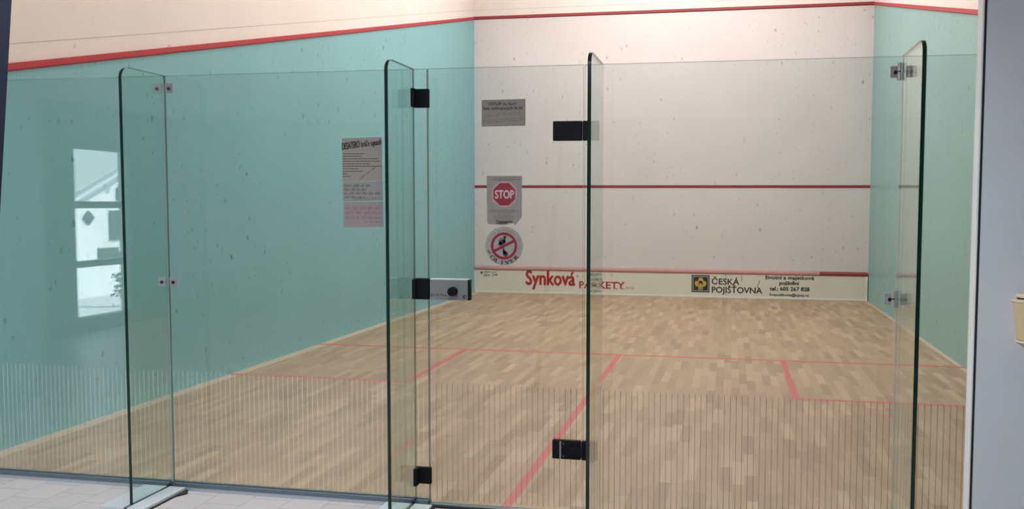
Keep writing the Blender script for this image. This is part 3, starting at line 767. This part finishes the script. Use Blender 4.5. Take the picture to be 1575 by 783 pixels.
mb = MB(); add_text(mb, 'ČESKÁ', 3.988, 4.420, 0.218, 0.094, YT, M['ink'], bold=0.0035); mb.build('black_lettering', tin); mb = MB(); add_text(mb, 'POJIŠŤOVNA', 3.988, 4.779, 0.084, 0.094, YT, M['ink'], bold=0.0035); mb.build('black_lettering', tin)
for tx, a, b, z, h, bo in (('životní a majetkové', 4.824, 5.577, 0.318, 0.058, .0035), ('pojištění', 5.048, 5.350, 0.232, 0.058, .0035),
                           ('tel.: 605 267 828', 4.899, 5.511, 0.138, 0.060, .0035), ('hvaculikova@cpoj.cz', 4.901, 5.503, 0.052, 0.040, .002)):
    mb = MB(); add_text(mb, tx, a, b, z, h, YT, M['ink'], bold=bo); mb.build('black_lettering', tin)
mb = MB(); mb.ring((0.13, 0.335), 0.0, 0.022, YT, M['inkgrey'], seg=20)
bars(mb, [(0.165, 0.285, 0.345, 0)], YT, M['ink'], 0.012); bars(mb, [(0.165, 0.245, 0.325, 0), (0.165, 0.285, 0.297, 0), (0.165, 0.285, 0.288, 0), (0.165, 0.24, 0.268, 0)], YT, M['inkgrey'], 0.008)
scrawl(mb, 0.30, 0.40, 0.335, 0.018, YT, M['inkgrey'], 0.4, word=(0.06, 0.1)); bars(mb, [(0.355, 0.41, 0.292, 0)], YT, M['ink'], 0.020); bars(mb, [(0.325, 0.335, 0.27, 0)], YT, M['ink'], 0.05)
mb.build('small_print', tin)
for x0, z0, x1, z1, wd in ((4.205, 0.386, 4.205, 0.03, 0.006), (4.452, 0.370, 4.450, 0.275, 0.008), (4.735, 0.30, 4.700, 0.17, 0.010), (2.36, 0.36, 2.35, 0.30, 0.006), (2.06, 0.02, 2.06, 0.05, 0.01)):
    mb = MB(); mb.poly([(x0, YT-0.0002, z0), (x0+wd, YT-0.0002, z0), (x1+wd, YT-0.0002, z1), (x1, YT-0.0002, z1)], M['inkgrey']); mb.build('scratch', tin)


# ================================================================== right: wall bin; left: dark post
bx, bz0, bz1 = 5.382, 0.972, 1.135
e = empty('wall_container', (bx, PY, bz0), 'beige tapered container with a lid on the grey partition', 'container')
def dshape(cx_, r, n=16): return [(cx_+r*math.cos(math.pi+math.pi*k/n), PY-0.001+0.9*r*math.sin(math.pi+math.pi*k/n)) for k in range(n+1)]
def loft(mb, secs, mat):
    i = mb.mi(mat); L = []
    for pts, z in secs: L.append([mb.bm.verts.new((p[0], p[1], z)) for p in pts])
    n = len(L[0])
    for a, b in zip(L, L[1:]):
        for k in range(n):
            f = mb.bm.faces.new((a[k], a[(k+1) % n], b[(k+1) % n], b[k])); f.material_index = i
    f = mb.bm.faces.new(L[0][::-1]); f.material_index = i
    f = mb.bm.faces.new(L[-1]); f.material_index = i
mb = MB(); loft(mb, [(dshape(bx, 0.068), bz0+0.012), (dshape(bx, 0.086), bz1-0.012)], M['beige']); mb.build('body', e, smooth=True)
mb = MB(); loft(mb, [(dshape(bx, 0.064), bz0), (dshape(bx, 0.071), bz0+0.003), (dshape(bx, 0.071), bz0+0.010)], M['beigelid']); mb.build('base_rim', e, smooth=True)
mb = MB(); loft(mb, [(dshape(bx, 0.088), bz1-0.0115), (dshape(bx, 0.092), bz1-0.008), (dshape(bx, 0.092), bz1-0.003), (dshape(bx, 0.088), bz1)], M['beigelid']); mb.build('top_rim', e, smooth=True)
mb = MB(); loft(mb, [(dshape(bx, 0.070), bz1+0.0005), (dshape(bx, 0.070), bz1+0.006)], M['rubber']); mb.build('gap', e, smooth=True)
mb = MB(); loft(mb, [(dshape(bx, 0.075), bz1+0.0065), (dshape(bx, 0.077), bz1+0.012), (dshape(bx, 0.073), bz1+0.020)], M['beigelid']); mb.build('lid', e, smooth=True)

LA, LB = Vector((2.979, 1.839)), Vector((2.9385, 1.453))     # right edge of the leaning bar, (x, z) on the plane y = -2.5
lk_ = (LA.x-LB.x)/(LA.y-LB.y)
def lx(z): return LB.x+lk_*(z-LB.y)
e = empty('leaning_bar', (lx(0)-0.018, -2.52, 0), 'dark navy bar leaning at the left edge, close to the viewer', 'bar')
MB().prism([(lx(0)-0.036, 0.0), (lx(0), 0.0), (lx(2.0), 2.0), (lx(2.0)-0.036, 2.0)], 'y', -2.54, -2.50, M['navy']).build('bar', e)
zc = 1.565
MB().prism([(lx(zc)-0.030, zc-0.018), (lx(zc)-0.001, zc-0.018), (lx(zc)-0.0005, zc+0.018), (lx(zc)-0.030, zc+0.018)], 'y', -2.5425, -2.5402, M['brass']).build('catch_plate', e)

# ================================================================== court ceiling lamps and added lobby fill lights (above the frame)
for k, ((x, y), g) in enumerate(zip(COURT_LAMPS, COURT_GAIN)):
    place = ['front left', 'front centre', 'front right', 'middle left', 'middle right', 'back left', 'back right'][k]
    e = empty('ceiling_light', (x, y, CH), 'long court ceiling light at the ' + place + ' of the court', 'ceiling light', 'court ceiling lights')
    MB().box(x-0.62, x+0.62, y-0.11, y+0.11, CH-0.07, CH-0.0005, M['housing'], bevel=0.01).build('housing', e)
    lamp('court_lamp', 'AREA', (x, y, CH-0.08), COURT_W*g, COURT_COL, 1.2, (0, 0, 0), 0.18)
for k, (x, y) in enumerate(LOBBY_FILLS):  # housing and area light of each added lobby fill
    e = empty('ceiling_light', (x, y, LH), 'added square lobby fill light ' + ('left' if k == 0 else 'right') + ' of the viewer', 'ceiling light', 'added lobby fill lights')
    MB().box(x-0.32, x+0.32, y-0.32, y+0.32, LH-0.04, LH-0.0005, M['housing'], bevel=0.008).build('housing', e)
    lamp('lobby_fill', 'AREA', (x, y, LH-0.05), LOBBY_W, LOBBY_COL, 0.58, (0, 0, 0), 0.58)

# ================================================================== neighbour's house mirrored in the glass
HX = -9.0
hs = empty('neighbour_house', (HX, -10.5, -0.5), 'white house with a gutter, seen mirrored in the left glass', 'house')
def mir(px_, py_, X):
    """point on the plane x = X that the glass mirrors at a pixel of the photograph"""
    d = fw + rt2*((px_-W/2-DX)/FPX) - up2*((py_-H/2-DY)/FPX)
    d = Vector((d.x, -d.y, d.z)); c = Vector((CAM[0], -CAM[1], CAM[2]))
    t = (X-c.x)/d.x; return c+d*t
A = mir(114, 301, HX); Bq = mir(205, 246, HX)
sl_ = (Bq.z-A.z)/(Bq.y-A.y)
ye = A.y+3.0; ya = A.y-6.0
zl = lambda y: A.z+sl_*(y-A.y)
mb = MB(); mb.prism([(ye, -0.5), (ye, zl(ye)), (ya, zl(ya)), (ya-6, zl(ya)+sl_*6), (ya-6, -0.5)], 'x', HX-4, HX, M['house']); mb.build('wall', hs)
mb = MB()
va = [Vector((HX+0.35, ye+0.3, zl(ye+0.3)+0.10)), Vector((HX+0.35, ya, zl(ya)+0.10)), Vector((HX-4, ya, zl(ya)+0.10)), Vector((HX-4, ye+0.3, zl(ye+0.3)+0.10))]
mb.poly(va, M['roof']); mb.poly([v+Vector((0, 0, 0.14)) for v in va], M['roof'])
for k in range(4): a, b = va[k], va[(k+1) % 4]; mb.poly([a, b, b+Vector((0, 0, .14)), a+Vector((0, 0, .14))], M['roof'])
mb.build('roof', hs)
mb = MB(); mb.cyl((HX+0.40, ye+0.3, zl(ye+0.3)+0.1), (HX+0.40, ya, zl(ya)+0.1), 0.11, M['gutter']).cyl((HX+0.40, mir(176, 263, HX).y-0.05, mir(176, 263, HX).z), (HX+0.40, mir(176, 263, HX).y+0.05, mir(176, 263, HX).z+0.02), 0.14, M['gutter']); mb.build('gutter', hs, smooth=True)
def hwin(x0, y0, x1, y1, nm='house_window'):
    a = mir(x0, y0, HX); b = mir(x1, y1, HX)
    MB().box(HX, HX+0.05, min(a.y, b.y), max(a.y, b.y), min(a.z, b.z), max(a.z, b.z), M['shutter']).build(nm, hs)
hwin(167, 324, 196, 368); hwin(150, 382, 180, 398); hwin(181, 388, 190, 398); hwin(178, 289, 196, 308)
c = mir(134.5, 335, HX); r = abs(mir(134.5, 324, HX).z-c.z)
MB().prism([(c.y-r, c.z), (c.y, c.z-r), (c.y+r, c.z), (c.y, c.z+r)], 'x', HX, HX+0.05, M['shutter']).build('diamond_vent', hs)
# bush beyond the window
c = mir(193, 455, -7.2)
bush = empty('yard_bush', (c.x, c.y, -0.5), 'small leafy bush in the yard mirrored in the left glass', 'bush')
mb = MB(); rr = random.Random(5)
for k in range(260):
    p = Vector((rr.gauss(0, .10), rr.gauss(0, .10), rr.uniform(-0.0, 1.0)))
    q_ = Vector((c.x, c.y, -0.3))+Vector((p.x, p.y, p.z*(c.z+0.75)))
    n = Vector((rr.uniform(-1, 1), rr.uniform(-1, 1), rr.uniform(-1, 1))).normalized(); t = n.orthogonal().normalized(); b = n.cross(t)
    s = rr.uniform(0.03, 0.06)
    mb.poly([q_-t*s, q_+b*s*.5, q_+t*s, q_-b*s*.5], M['leaf'])
mb.build('foliage', bush)
mb = MB()
for k in range(6): mb.cyl((c.x+rr.uniform(-.05, .05), c.y+rr.uniform(-.05, .05), -0.5), (c.x+rr.uniform(-.15, .15), c.y+rr.uniform(-.15, .15), c.z), 0.012, M['leaf'], seg=8)
mb.build('stem', bush)
bpy.context.view_layer.update()
